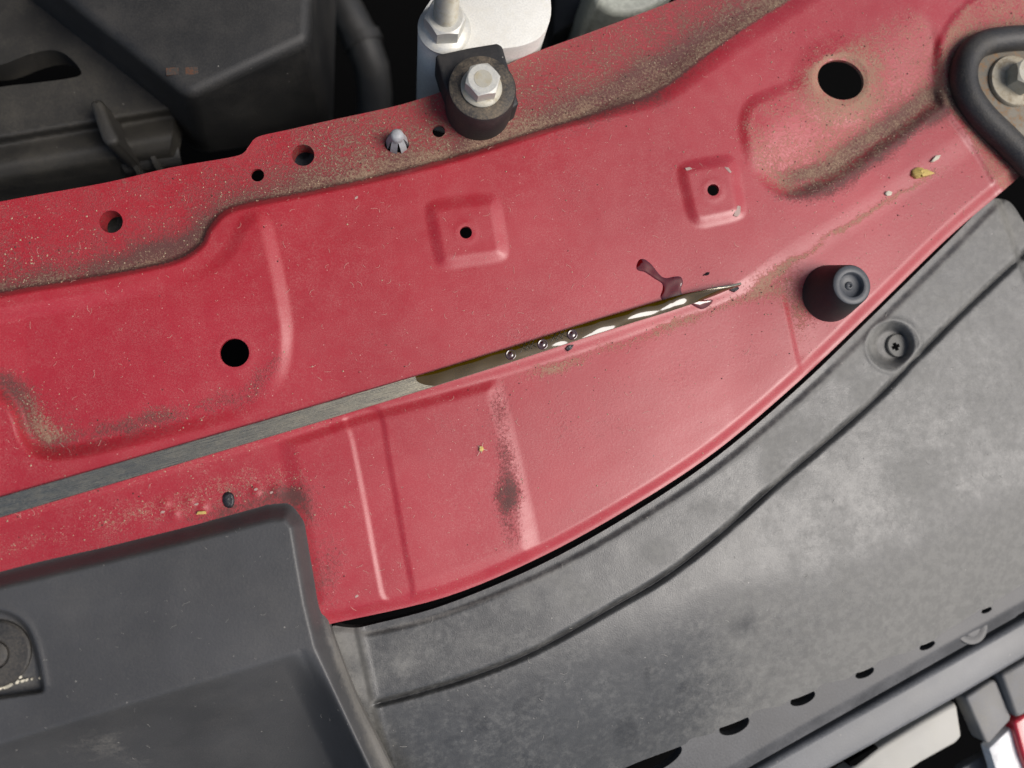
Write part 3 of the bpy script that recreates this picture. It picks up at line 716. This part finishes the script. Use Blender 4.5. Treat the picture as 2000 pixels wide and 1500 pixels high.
# ------------------------------------------------------------------ aluminium bracket with stud behind the panel
alb = thing('aluminium_bracket', 'pale cast aluminium block with a flange nut on a threaded stud', 'bracket', P(930, 40, -60))
top = spline([(816, 60), (822, 30), (840, 0), (870, -40), (930, -80), (1010, -90), (1062, -50), (1076, 0), (1074, 40), (1056, 72), (1024, 88), (990, 94), (950, 98), (915, 108), (880, 110), (845, 98), (824, 80)], 3, True)
slab('casting', [tuple(p) for p in top], 4, -60, 'casting', alb, .5, 2, smooth=40)
nc = P(868, 58, 4)
nut = lathe('flange_nut', nc, [(9.3, 0), (9.4, .7), (8.9, 1.2), (7.6, 2.2)], 'zinc', alb, 48, 40)
hexhead('hex_nut', nc+Vector((0, 0, .0018)), 12.6, 7.0, 'zinc', nut, rot=.12)
prof = [(3.9, 0)]
for k in range(18): prof += [(4.2, 7.2+k*1.25), (3.4, 7.8+k*1.25)]
lathe('threaded_stud', nc+Vector((0, 0, .002)), prof, 'zinc_dirty', alb, 32, 12)

# ------------------------------------------------------------------ grey nylon clip poking through the flange
cc = P(776, 284, -6.6)
clip = thing('trim_clip', 'pale grey slotted nylon clip poking up through the red flange', 'clip', cc)
lathe('clip_head', cc+Vector((0, 0, .0070)), [(2.35, 0), (2.45, 1.2), (2.2, 2.2), (1.5, 2.9), (0, 3.1)], 'clip', clip, 28, 60)
lathe('clip_core', cc, [(1.3, 0), (1.2, 7.4)], 'black', clip, 16, 60)
for k in range(6):
    a0 = 2*math.pi*k/6+.2; bm = bmesh.new(); rings = []
    for (r, z, w) in ((3.9, 0, .30), (4.05, 2.0, .32), (3.5, 4.6, .36), (2.6, 7.0, .46), (2.35, 7.8, .50)):
        ring = []
        for da, dr in ((-w, 0), (w, 0), (w, -.8), (-w, -.8)):
            ring.append(bm.verts.new(cc+Vector(((r+dr)*math.cos(a0+da), (r+dr)*math.sin(a0+da), z))*.001))
        rings.append(ring)
    for A, B in zip(rings, rings[1:]):
        for q in range(4): bm.faces.new((A[q], A[(q+1) % 4], B[(q+1) % 4], B[q]))
    bm.faces.new(rings[0]); bm.faces.new(rings[-1])
    link('clip_finger', from_bm('clip_finger', bm), 'clip', clip, smooth=40)

# ------------------------------------------------------------------ hinge-side mounting at the top right
mb = thing('rubber_edged_mount', 'rusty mounting plate with a thick black rubber edge and a washered bolt', 'mount', P(2020, 220, -1))
rp = [P(x, y, 3.2) for x, y in ring_path]
tube('rubber_edge', rp, 5.0, 'rubber_mid', mb, 20, True, flat=.95)
ip = [tuple(p) for p in spline([(1965, 96), (1922, 108), (1904, 136), (1906, 168), (1930, 208), (1976, 252), (2050, 325), (2130, 365), (2195, 350), (2215, 290), (2160, 195), (2100, 122), (2030, 96)], 3, True)]
slab('mount_plate', ip, 3.0, 0.5, 'rust', mb, .3, 2)
w0 = P(1977, 160, 3.0)
wash = lathe('washer', w0, [(10.2, 0), (10.3, .9), (9.9, 1.5), (4.0, 1.9)], 'washer', mb, 56, 40)
hexhead('hex_bolt', P(1990, 156, 4.4), 11.5, 6.5, 'zinc_dirty', wash, rot=.5)

# ------------------------------------------------------------------ dipstick
dip_pts = [(-260, 1066, .7), (-120, 1026, .7), (0, 991, .7), (200, 932, .7), (400, 873, .7), (600, 814, .7), (830, 745, .7), (1000, 692, .7), (1150, 643, .8), (1250, 612, 1.0), (1310, 594, 1.5), (1350, 582, 2.2), (1400, 568, 2.9), (1446, 555, 3.1)]
dp = np.array(dip_pts); fine_x = np.concatenate([np.linspace(-260, 800, 90), np.linspace(806, 1300, 160), np.linspace(1303, 1446, 60)])
dy = np.interp(fine_x, dp[:, 0], dp[:, 1]); 
ker = np.ones(9)/9; pad = np.pad(dy, 4, mode='edge'); pad[:4] = dy[0]+(dy[1]-dy[0])*np.arange(-4, 0); pad[-4:] = dy[-1]+(dy[-1]-dy[-2])*np.arange(1, 5)
dy[100:-1] = np.convolve(pad, ker, 'valid')[100:-1]
dz = np.interp(fine_x, dp[:, 0], dp[:, 2])
dpath = [P(x, y, z) for x, y, z in zip(fine_x, dy, dz)]
twist = np.radians(np.interp(fine_x, [-260, 1290, 1330, 1380, 1420, 1446], [0, 0, 10, 45, 72, 80]))
def frames():
    out = []
    for i in range(len(dpath)):
        a = dpath[max(i-1, 0)]; b = dpath[min(i+1, len(dpath)-1)]; t = (b-a).normalized()
        s = Vector((0, 0, 1)).cross(t).normalized(); u = t.cross(s)      # s: across, towards the rear
        c_, sn = math.cos(twist[i]), math.sin(twist[i])
        out.append((dpath[i], s*c_+u*sn, u*c_-s*sn))
    return out
FRM = frames()
def sweep(name, sel, section, mat, parent, smooth=40):
    bm = bmesh.new(); rings = []
    for i in sel:
        o_, s, u = FRM[i]; rings.append([bm.verts.new(o_+(s*a+u*b)*.001) for a, b in section(i)])
    n = len(rings[0])
    for A, B in zip(rings, rings[1:]):
        for k in range(n): bm.faces.new((A[k], A[(k+1) % n], B[(k+1) % n], B[k]))
    bm.faces.new(rings[0][::-1]); bm.faces.new(rings[-1])
    return link(name, from_bm(name, bm), mat, parent, None, smooth)
dip = thing('oil_dipstick', 'flat brushed steel dipstick with its tip coated in amber oil', 'dipstick', P(900, 720, 0))
DWX, DWH = [-260, 0, 650, 890, 1300, 1400, 1446], [3.15, 3.1, 2.8, 2.58, 2.42, 1.9, .9]
def blade_sec(i):
    h = float(np.interp(fine_x[i], DWX, DWH)); t = .42
    return [(-h+.12, -t), (h-.12, -t), (h, -t+.12), (h, t-.12), (h-.12, t), (-h+.12, t), (-h, t-.12), (-h, -t+.12)]
sweep('blade', range(len(dpath)), blade_sec, 'steel', dip)
NS = 26
def film_sec(i):
    x = fine_x[i]
    k = float(np.interp(x, [812, 850, 900, 1330, 1390, 1436], [.12, .45, 1, 1, .7, .2]))
    HW = .95*float(np.interp(x, DWX, DWH)); lo, hi = -HW, HW
    if x < 845: lo = HW*(.75-1.75*math.sqrt(max(0.0, min(1.0, (x-814)/30))))
    ht = .42*k*(1+.35*math.sin(x*.031+1)+.25*math.sin(x*.083))+.02
    ht *= float(np.interp(x, [900, 985, 1110, 1180, 1215, 1330], [1.0, .72, .72, 1.0, 1.25, 1.5]))
    sh = .35*math.sin(x*.017)+.25*math.sin(x*.049+2)
    out = []
    for q in range(NS+1):
        s = q/NS; a = hi+(lo-hi)*s; c = 2*(s**.80)-1+ .10*sh*(1-abs(2*s-1))
        out.append((a, .425+ht*max(0, 1-abs(c)**2.3)))
    out += [(lo, .40), (hi, .40)]
    return out
def film_h(i, a):
    q = film_sec(i)[:NS+1]; return float(np.interp(a, [p[0] for p in q[::-1]], [p[1] for p in q[::-1]]))
sel = [i for i in range(len(dpath)) if 814 <= fine_x[i] <= 1436]
oilf = sweep('oil_film', sel, film_sec, 'oil', dip, 70)
def dip_at(x):
    i = int(np.clip(np.searchsorted(fine_x, x)-1, 0, len(FRM)-2)); t = (x-fine_x[i])/(fine_x[i+1]-fine_x[i])
    return tuple(a.lerp(b, t) for a, b in zip(FRM[i], FRM[i+1]))
# three drilled marks bridged by beads of oil
for bx in (997, 1059, 1117):
    o_, s, u = dip_at(bx); b0 = o_+u*.00062
    lathe('oil_hole', b0-Vector((0, 0, .0000)), [(1.95, 0), (1.97, .12), (1.7, .30), (1.4, .22), (1.2, .16), (.7, .30), (0, .38)], 'oilbead', dip, 36, 80)
# engraved cross-hatching between the marks
for x0, x1 in ((1012, 1048), (1072, 1106)):
    for sgn in (1, -1):
        for kx in np.arange(x0-6, x1+1, 9.0):
            a = kx; b = kx+14
            if a < x0-2 or b > x1+6: continue
            oa, sa, ua = dip_at(a); ob, sb, ub = dip_at(b)
            pp = []
            for q in range(6):
                xq = a+(b-a)*q/5; oq, sq, uq = dip_at(xq); aq = -.4+2.7*(q/5 if sgn > 0 else 1-q/5)
                pp.append(oq+sq*aq*.001+uq*(film_h(int(np.argmin(np.abs(fine_x-xq))), aq)+.03)*.001)
            tube('hatch_line', pp, .12, 'hatch', dip, 6)

# ------------------------------------------------------------------ spilt oil
puddle = spline([(1243, 520), (1248, 508), (1258, 506), (1272, 516), (1288, 536), (1300, 543), (1318, 540), (1330, 541), (1334, 552), (1330, 566), (1336, 580), (1352, 584), (1372, 586), (1392, 586), (1384, 598), (1370, 604), (1356, 598),
    (1344, 592), (1322, 592), (1300, 590), (1290, 580), (1294, 566), (1293, 554), (1278, 544), (1260, 532), (1246, 528)], 4, True)
o = blob('oil_puddle', puddle, lambda X, Y: panel_z(X, Y), .30, 'oilred', None, rim=8, step=1.5, wob=.5, origin=P(1300, 560, 0))
tag(o, 'glossy dark spilt oil smear on red paint under the dipstick tip', 'oil spill')

# ------------------------------------------------------------------ engine bay, upper left
ab = thing('air_box', 'black ribbed-edge plastic air box with a flat grey lid behind the panel', 'air box', P(450, 120, -110))
slab('box_body', [(70, -20), (105, -20), (368, 192), (606, 78), (612, -150), (300, -260)], [-26]*6, -95, 'bay', ab, 4.5, 5,
     shrink=[(18, -30), (20, 10), (392, 300), (650, 262), (660, -120), (300, -240)])
s_ = NT('faded_orange_print'); s_.inp('Base Color', s_.mix(s_.mr(s_.noise(900, 3), .45, .6), (0.05, 0.045, 0.04), (0.11, 0.05, 0.028))); s_.inp('Roughness', .6); MAT['print'] = s_.m
for (x, y) in ((336, 140), (374, 139)):
    slab('faded_mark', [(x-12, y-7), (x+12, y-9), (x+13, y+5), (x-11, y+7)], -25.9, -27, 'print', ab, 0)
DU = Field([(-270, -270), (60, -270), (110, 20), (250, 130), (345, 210), (330, 300), (250, 330), (0, 372), (-270, 430)])
SL = Field(spline([(-270, 150), (-60, 132), (0, 127), (60, 105), (100, 98), (128, 106), (156, 134), (150, 150), (60, 163), (0, 170), (-270, 210)], 4, True))
def du_z(X, Y):
    z = -62+0*X; r = Y-(275-.17*X)
    z = z-9*ss(r, -8, 10)+5*bell(r-45, 26)-12*ss(r, 70, 110)
    z = z-5*(1-ss(np.abs(X-.95*Y-60), 10, 60))*0
    return z
duct = thing('intake_duct', 'dusty dark plastic intake duct with a rounded slot left of the air box', 'duct', P(100, 200, -100))
link('duct_body', sheet('duct_body', lambda X, Y: np.maximum(DU(X, Y), -SL(X, Y)), du_z, (-260, -260, 360, 440), 5, 12), 'duct', duct)
slab('release_tab', [(172, 198), (186, 190), (198, 194), (216, 240), (232, 268), (228, 280), (206, 284), (196, 270)], -50, -75, 'duct', duct, 2, 3)
hose = thing('hose_fitting', 'small black ringed hose fitting under the air box corner', 'fitting', P(300, 310, -110))
tube('fitting_pipe', [P(240, 312, -80), P(300, 300, -80), P(350, 296, -82)], 6.5, 'bay', hose, 24)
for x in (262, 300):
    tube('fitting_ring', [P(x, 310-(x-262)*.2, -80), P(x+9, 308-(x-262)*.2, -80)], 8.5, 'duct', hose, 24)
gh = thing('bay_hose', 'dim brownish hose low in the dark gap between air box and aluminium block', 'hose', P(720, 110, -190))
tube('hose_run', [P(x, y, z) for x, y, z in ((640, -60, -150), (676, 20, -152), (708, 80, -156), (726, 130, -160), (732, 180, -172), (730, 250, -190))], 10, 'bay', gh, 20)
for x, y, z in ((708, 80, -156),): tube('hose_band', [P(x-4, y-10, z), P(x+4, y+10, z-1)], 11.4, 'bay', gh, 20)
bot = thing('coolant_reservoir', 'pale greenish reservoir edge showing behind the red flange', 'reservoir', P(1230, -20, -90))
slab('reservoir_body', [tuple(p) for p in spline([(1160, -10), (1172, 10), (1200, 26), (1260, 22), (1320, -20), (1340, -100), (1260, -160), (1180, -120)], 3, True)], -30, -90, 'bottle', bot, 3, 3)
slab('dark_bracket_plate', [(1080, 70), (1160, 20), (1180, -120), (1085, -120)], -75, -90, 'bay', None, 2, 2, origin=P(1120, 0, -90))
tag(bpy.data.objects['dark_bracket_plate'], 'black plate deep between the aluminium block and the reservoir', 'bracket')

# ------------------------------------------------------------------ debris on the red panel
def pz(x, y): return float(panel_z(np.array([float(x)]), np.array([float(y)]))[0])
def flake(name, x, y, pts, mat, label, cat, h=.5, group=None):
    z = pz(x, y)
    o = slab(name, [(x+a, y+b) for a, b in pts], [z+h*random.uniform(.7, 1.5) for _ in pts], z-.2, mat, None, .08, 1, origin=P(x, y, z-.1))
    return tag(o, label, cat, group)
leaf = thing('dried_petal', 'yellow dried petal cluster lying along the dusty crease', 'petal', P(1800, 336, pz(1800, 336)))
for k, pts in enumerate(([(-18, -4), (-8, -10), (4, -8), (6, 2), (-6, 8), (-16, 6)], [(-2, -4), (10, -6), (26, 2), (14, 6), (2, 8)], [(-14, 4), (-4, 2), (0, 10), (-10, 12)])):
    z = pz(1800, 336)
    slab('petal', [(1800+a, 336+b) for a, b in pts], [z+random.uniform(.5, 2.2) for _ in pts], z-.1, 'straw', leaf, .1, 1)
flake('seed_husk', 1828, 310, [(-8, 4), (0, -6), (10, -8), (6, 0), (-4, 6)], 'pale', 'small grey seed husk beside the yellow petals', 'husk', .9)
flake('seed_husk', 1736, 377, [(-7, 0), (-1, -5), (7, -2), (5, 4), (-3, 5)], 'pale', 'white husk further down the dusty crease from the petals', 'husk', .8)
for (x, y, pts) in ((1441, 411, [(-8, 10), (-4, -2), (0, -10), (6, -8), (5, 6), (0, 12)]), (1345, 330, [(-7, -2), (2, -4), (8, 0), (4, 3), (-4, 3)]), (1421, 330, [(-6, -4), (2, -3), (8, 6), (5, 8), (-2, 1)])):
    z = pz(x, y)
    o = slab('paint_chip', [(x+a, y+b) for a, b in pts], z+.14, z-.2, 'wetred', panel, .04, 1)
flake('dry_bud', 940, 877, [(-3, -6), (3, -5), (5, 1), (1, 6), (-4, 3)], 'straw', 'tiny straw coloured bud with thin hairs on the front of the panel', 'bud', .7)
for a, L_ in ((.2, 12), (1.5, 9), (2.1, 16), (3.9, 10), (5.0, 13)):
    p0 = P(940, 877, pz(940, 877)+.5); p1 = P(940+L_*math.cos(a), 877+L_*math.sin(a), pz(940, 877)+.3)
    tube('bud_hair', [p0, (p0+p1)/2+Vector((0, 0, .0006)), p1], .06, 'pale', bpy.data.objects['dry_bud'], 5)
flake('straw_bit', 392, 1003, [(-9, 2), (-6, -4), (9, -5), (10, 1)], 'straw', 'small yellow straw bit at the top edge of the dark latch cover', 'straw', .8)
for (x, y, pts, nm) in ((1380, 535, [(-6, 3), (2, -4), (7, -3), (4, 2)], 'dark crumb on the red paint to the right of the oil'), (1113, 679, [(-8, 2), (-2, -5), (8, -6), (4, 2), (-3, 7)], 'dark crumb just below the cross-hatched part of the dipstick'), (1436, 562, [(-10, 5), (-4, -2), (6, -3), (8, 2), (0, 8)], 'dark crumb under the very tip of the dipstick')):
    flake('dirt_crumb', x, y, pts, 'tar', nm, 'crumb', .7)
tb = spline([(436, 965), (446, 960), (456, 966), (458, 982), (452, 992), (440, 990), (434, 978)], 3, True)
o = blob('tar_spot', tb, lambda X, Y: panel_z(X, Y), .9, 'tar', None, rim=9, step=2, wob=.6, origin=P(446, 976, pz(446, 976))); tag(o, 'black wrinkled tar spot on red metal above the latch cover', 'tar spot')
for (x, y) in ((500, 956), (530, 962), (384, 985), (318, 1000), (696, 1165), (696, 386)):
    ch = [(x+random.uniform(2.5, 6)*math.cos(t), y+random.uniform(1.5, 3.5)*math.sin(t)-.2*6*math.cos(t)) for t in np.linspace(0, 6.28, 7)[:-1]]
    slab('scuff', ch, pz(x, y)+.12, pz(x, y)-.2, 'wetred', panel, .03, 1)

def grains():
    N = 17000
    X = rng.uniform(-200, 2100, 120000); Y = rng.uniform(-150, 1250, 120000)
    w = panel_dust_sheen(X, Y)*1.0+.35*panel_grime_shade(X, Y)+.012; w = np.where((panel_sd(X, Y) < -8) & (CV(X, Y) > 6), w, 0)
    k = rng.random(len(X)) < w*.62; X, Y, w = X[k][:N], Y[k][:N], w[k][:N]
    Z = panel_z(X, Y); C = PA(X, Y, Z)
    big = rng.random(len(X))**5
    for name, mat, sel in (('sand_grains', 'grain', rng.random(len(X)) < .72), ):
        for nm, mt, m in ((name, mat, sel), ('dirt_grains', 'graind', ~sel)):
            c = C[m]; r = (.075+.28*big[m])*.001; n = len(c)
            base = np.array([(1, 0, 0), (-1, 0, 0), (0, 1, 0), (0, -1, 0), (0, 0, .8), (0, 0, -.8)], float)
            th = rng.uniform(0, 6.28, n); J = rng.uniform(.6, 1.3, (n, 6, 3))
            B = base[None]*J; x = B[..., 0]*np.cos(th)[:, None]-B[..., 1]*np.sin(th)[:, None]; y = B[..., 0]*np.sin(th)[:, None]+B[..., 1]*np.cos(th)[:, None]
            V = np.stack([x, y, B[..., 2]], -1)*r[:, None, None]+c[:, None, :]; V[..., 2] += (r*.4)[:, None]
            f = np.array([(0, 2, 4), (2, 1, 4), (1, 3, 4), (3, 0, 4), (2, 0, 5), (1, 2, 5), (3, 1, 5), (0, 3, 5)])
            F = (f[None]+(np.arange(n)*6)[:, None, None]).reshape(-1, 3)
            me = bpy.data.meshes.new(nm); me.from_pydata(V.reshape(-1, 3).tolist(), [], F.tolist())
            o = link(nm, me, mt); o['kind'] = 'stuff'
grains()
def lint(name, count, box, zf, ok, mat, w, longest):
    bm = bmesh.new(); n = 0
    while n < count:
        x, y = random.uniform(box[0], box[2]), random.uniform(box[1], box[3])
        if not ok(np.array([x]), np.array([y])): continue
        n += 1; L = random.uniform(2, 6) if random.random() < .78 else random.uniform(6, longest); th = random.uniform(0, 6.28); cv_ = random.uniform(-.5, .5)
        xs = []; ys = []; an_ = []
        for k in range(5):
            t = k/4-.5; an = th+cv_*t*2; xs.append(x+L*t*math.cos(an)); ys.append(y+L*t*math.sin(an)); an_.append(an)
        zs = zf(np.array(xs), np.array(ys)); prev = None
        for k in range(5):
            p = P(xs[k], ys[k], zs[k]+.14+.1*math.cos((k/4-.5)*3)); s = Vector((-math.sin(an_[k]), -math.cos(an_[k]), 0))*w*.001
            cur = [bm.verts.new(p+s), bm.verts.new(p-s), bm.verts.new(p-Vector((0, 0, .00008)))]
            if prev:
                for q in range(3): bm.faces.new((prev[q], prev[(q+1) % 3], cur[(q+1) % 3], cur[q]))
            prev = cur
    o = link(name, from_bm(name, bm), mat); o['kind'] = 'stuff'
lint('lint_fibres', 800, (-50, 30, 1980, 1200), panel_z, lambda x, y: panel_sd(x, y)[0] < -15 and CV(x, y)[0] > 15, 'lint', .035, 15)
lint('cover_lint', 70, (0, 980, 760, 1500), cover_z, lambda x, y: CV(x, y)[0] < -15 and POCK(x, y)[0] > 10, 'greylint', .03, 14)
lint('shield_lint', 110, (700, 500, 2000, 1480), shield_z, lambda x, y: SH(x, y)[0] < -15, 'greylint', .05, 16)

# ------------------------------------------------------------------ the open bonnet over the engine bay (above the frame; it shades the rear side)
def bonnet():
    A = math.radians(6); ux = Vector((math.cos(A), math.sin(A), 0)); uy = Vector((-math.sin(A), math.cos(A), 0))
    nx, ny = 24, 16; bm = bmesh.new(); g = []
    for j in range(ny+1):
        row = []
        for i in range(nx+1):
            u = -1.25+1.50*i/nx; t = j/ny
            y = 1.02-.74*t; z = .02+.84*t+.06*math.sin(math.pi*t)-.05*((i/nx-.5)*2)**2
            row.append(bm.verts.new(ux*u+uy*y+Vector((0, 0, z))))
        g.append(row)
    for j in range(ny):
        for i in range(nx): bm.faces.new((g[j][i], g[j][i+1], g[j+1][i+1], g[j+1][i]))
    bmesh.ops.solidify(bm, geom=bm.faces[:], thickness=.012)
    o = link('raised_bonnet', from_bm('raised_bonnet', bm), 'bay', None, ux*-.5+uy*1.02, 40)
    tag(o, 'raised car bonnet propped open above the engine bay', 'bonnet')
bonnet()
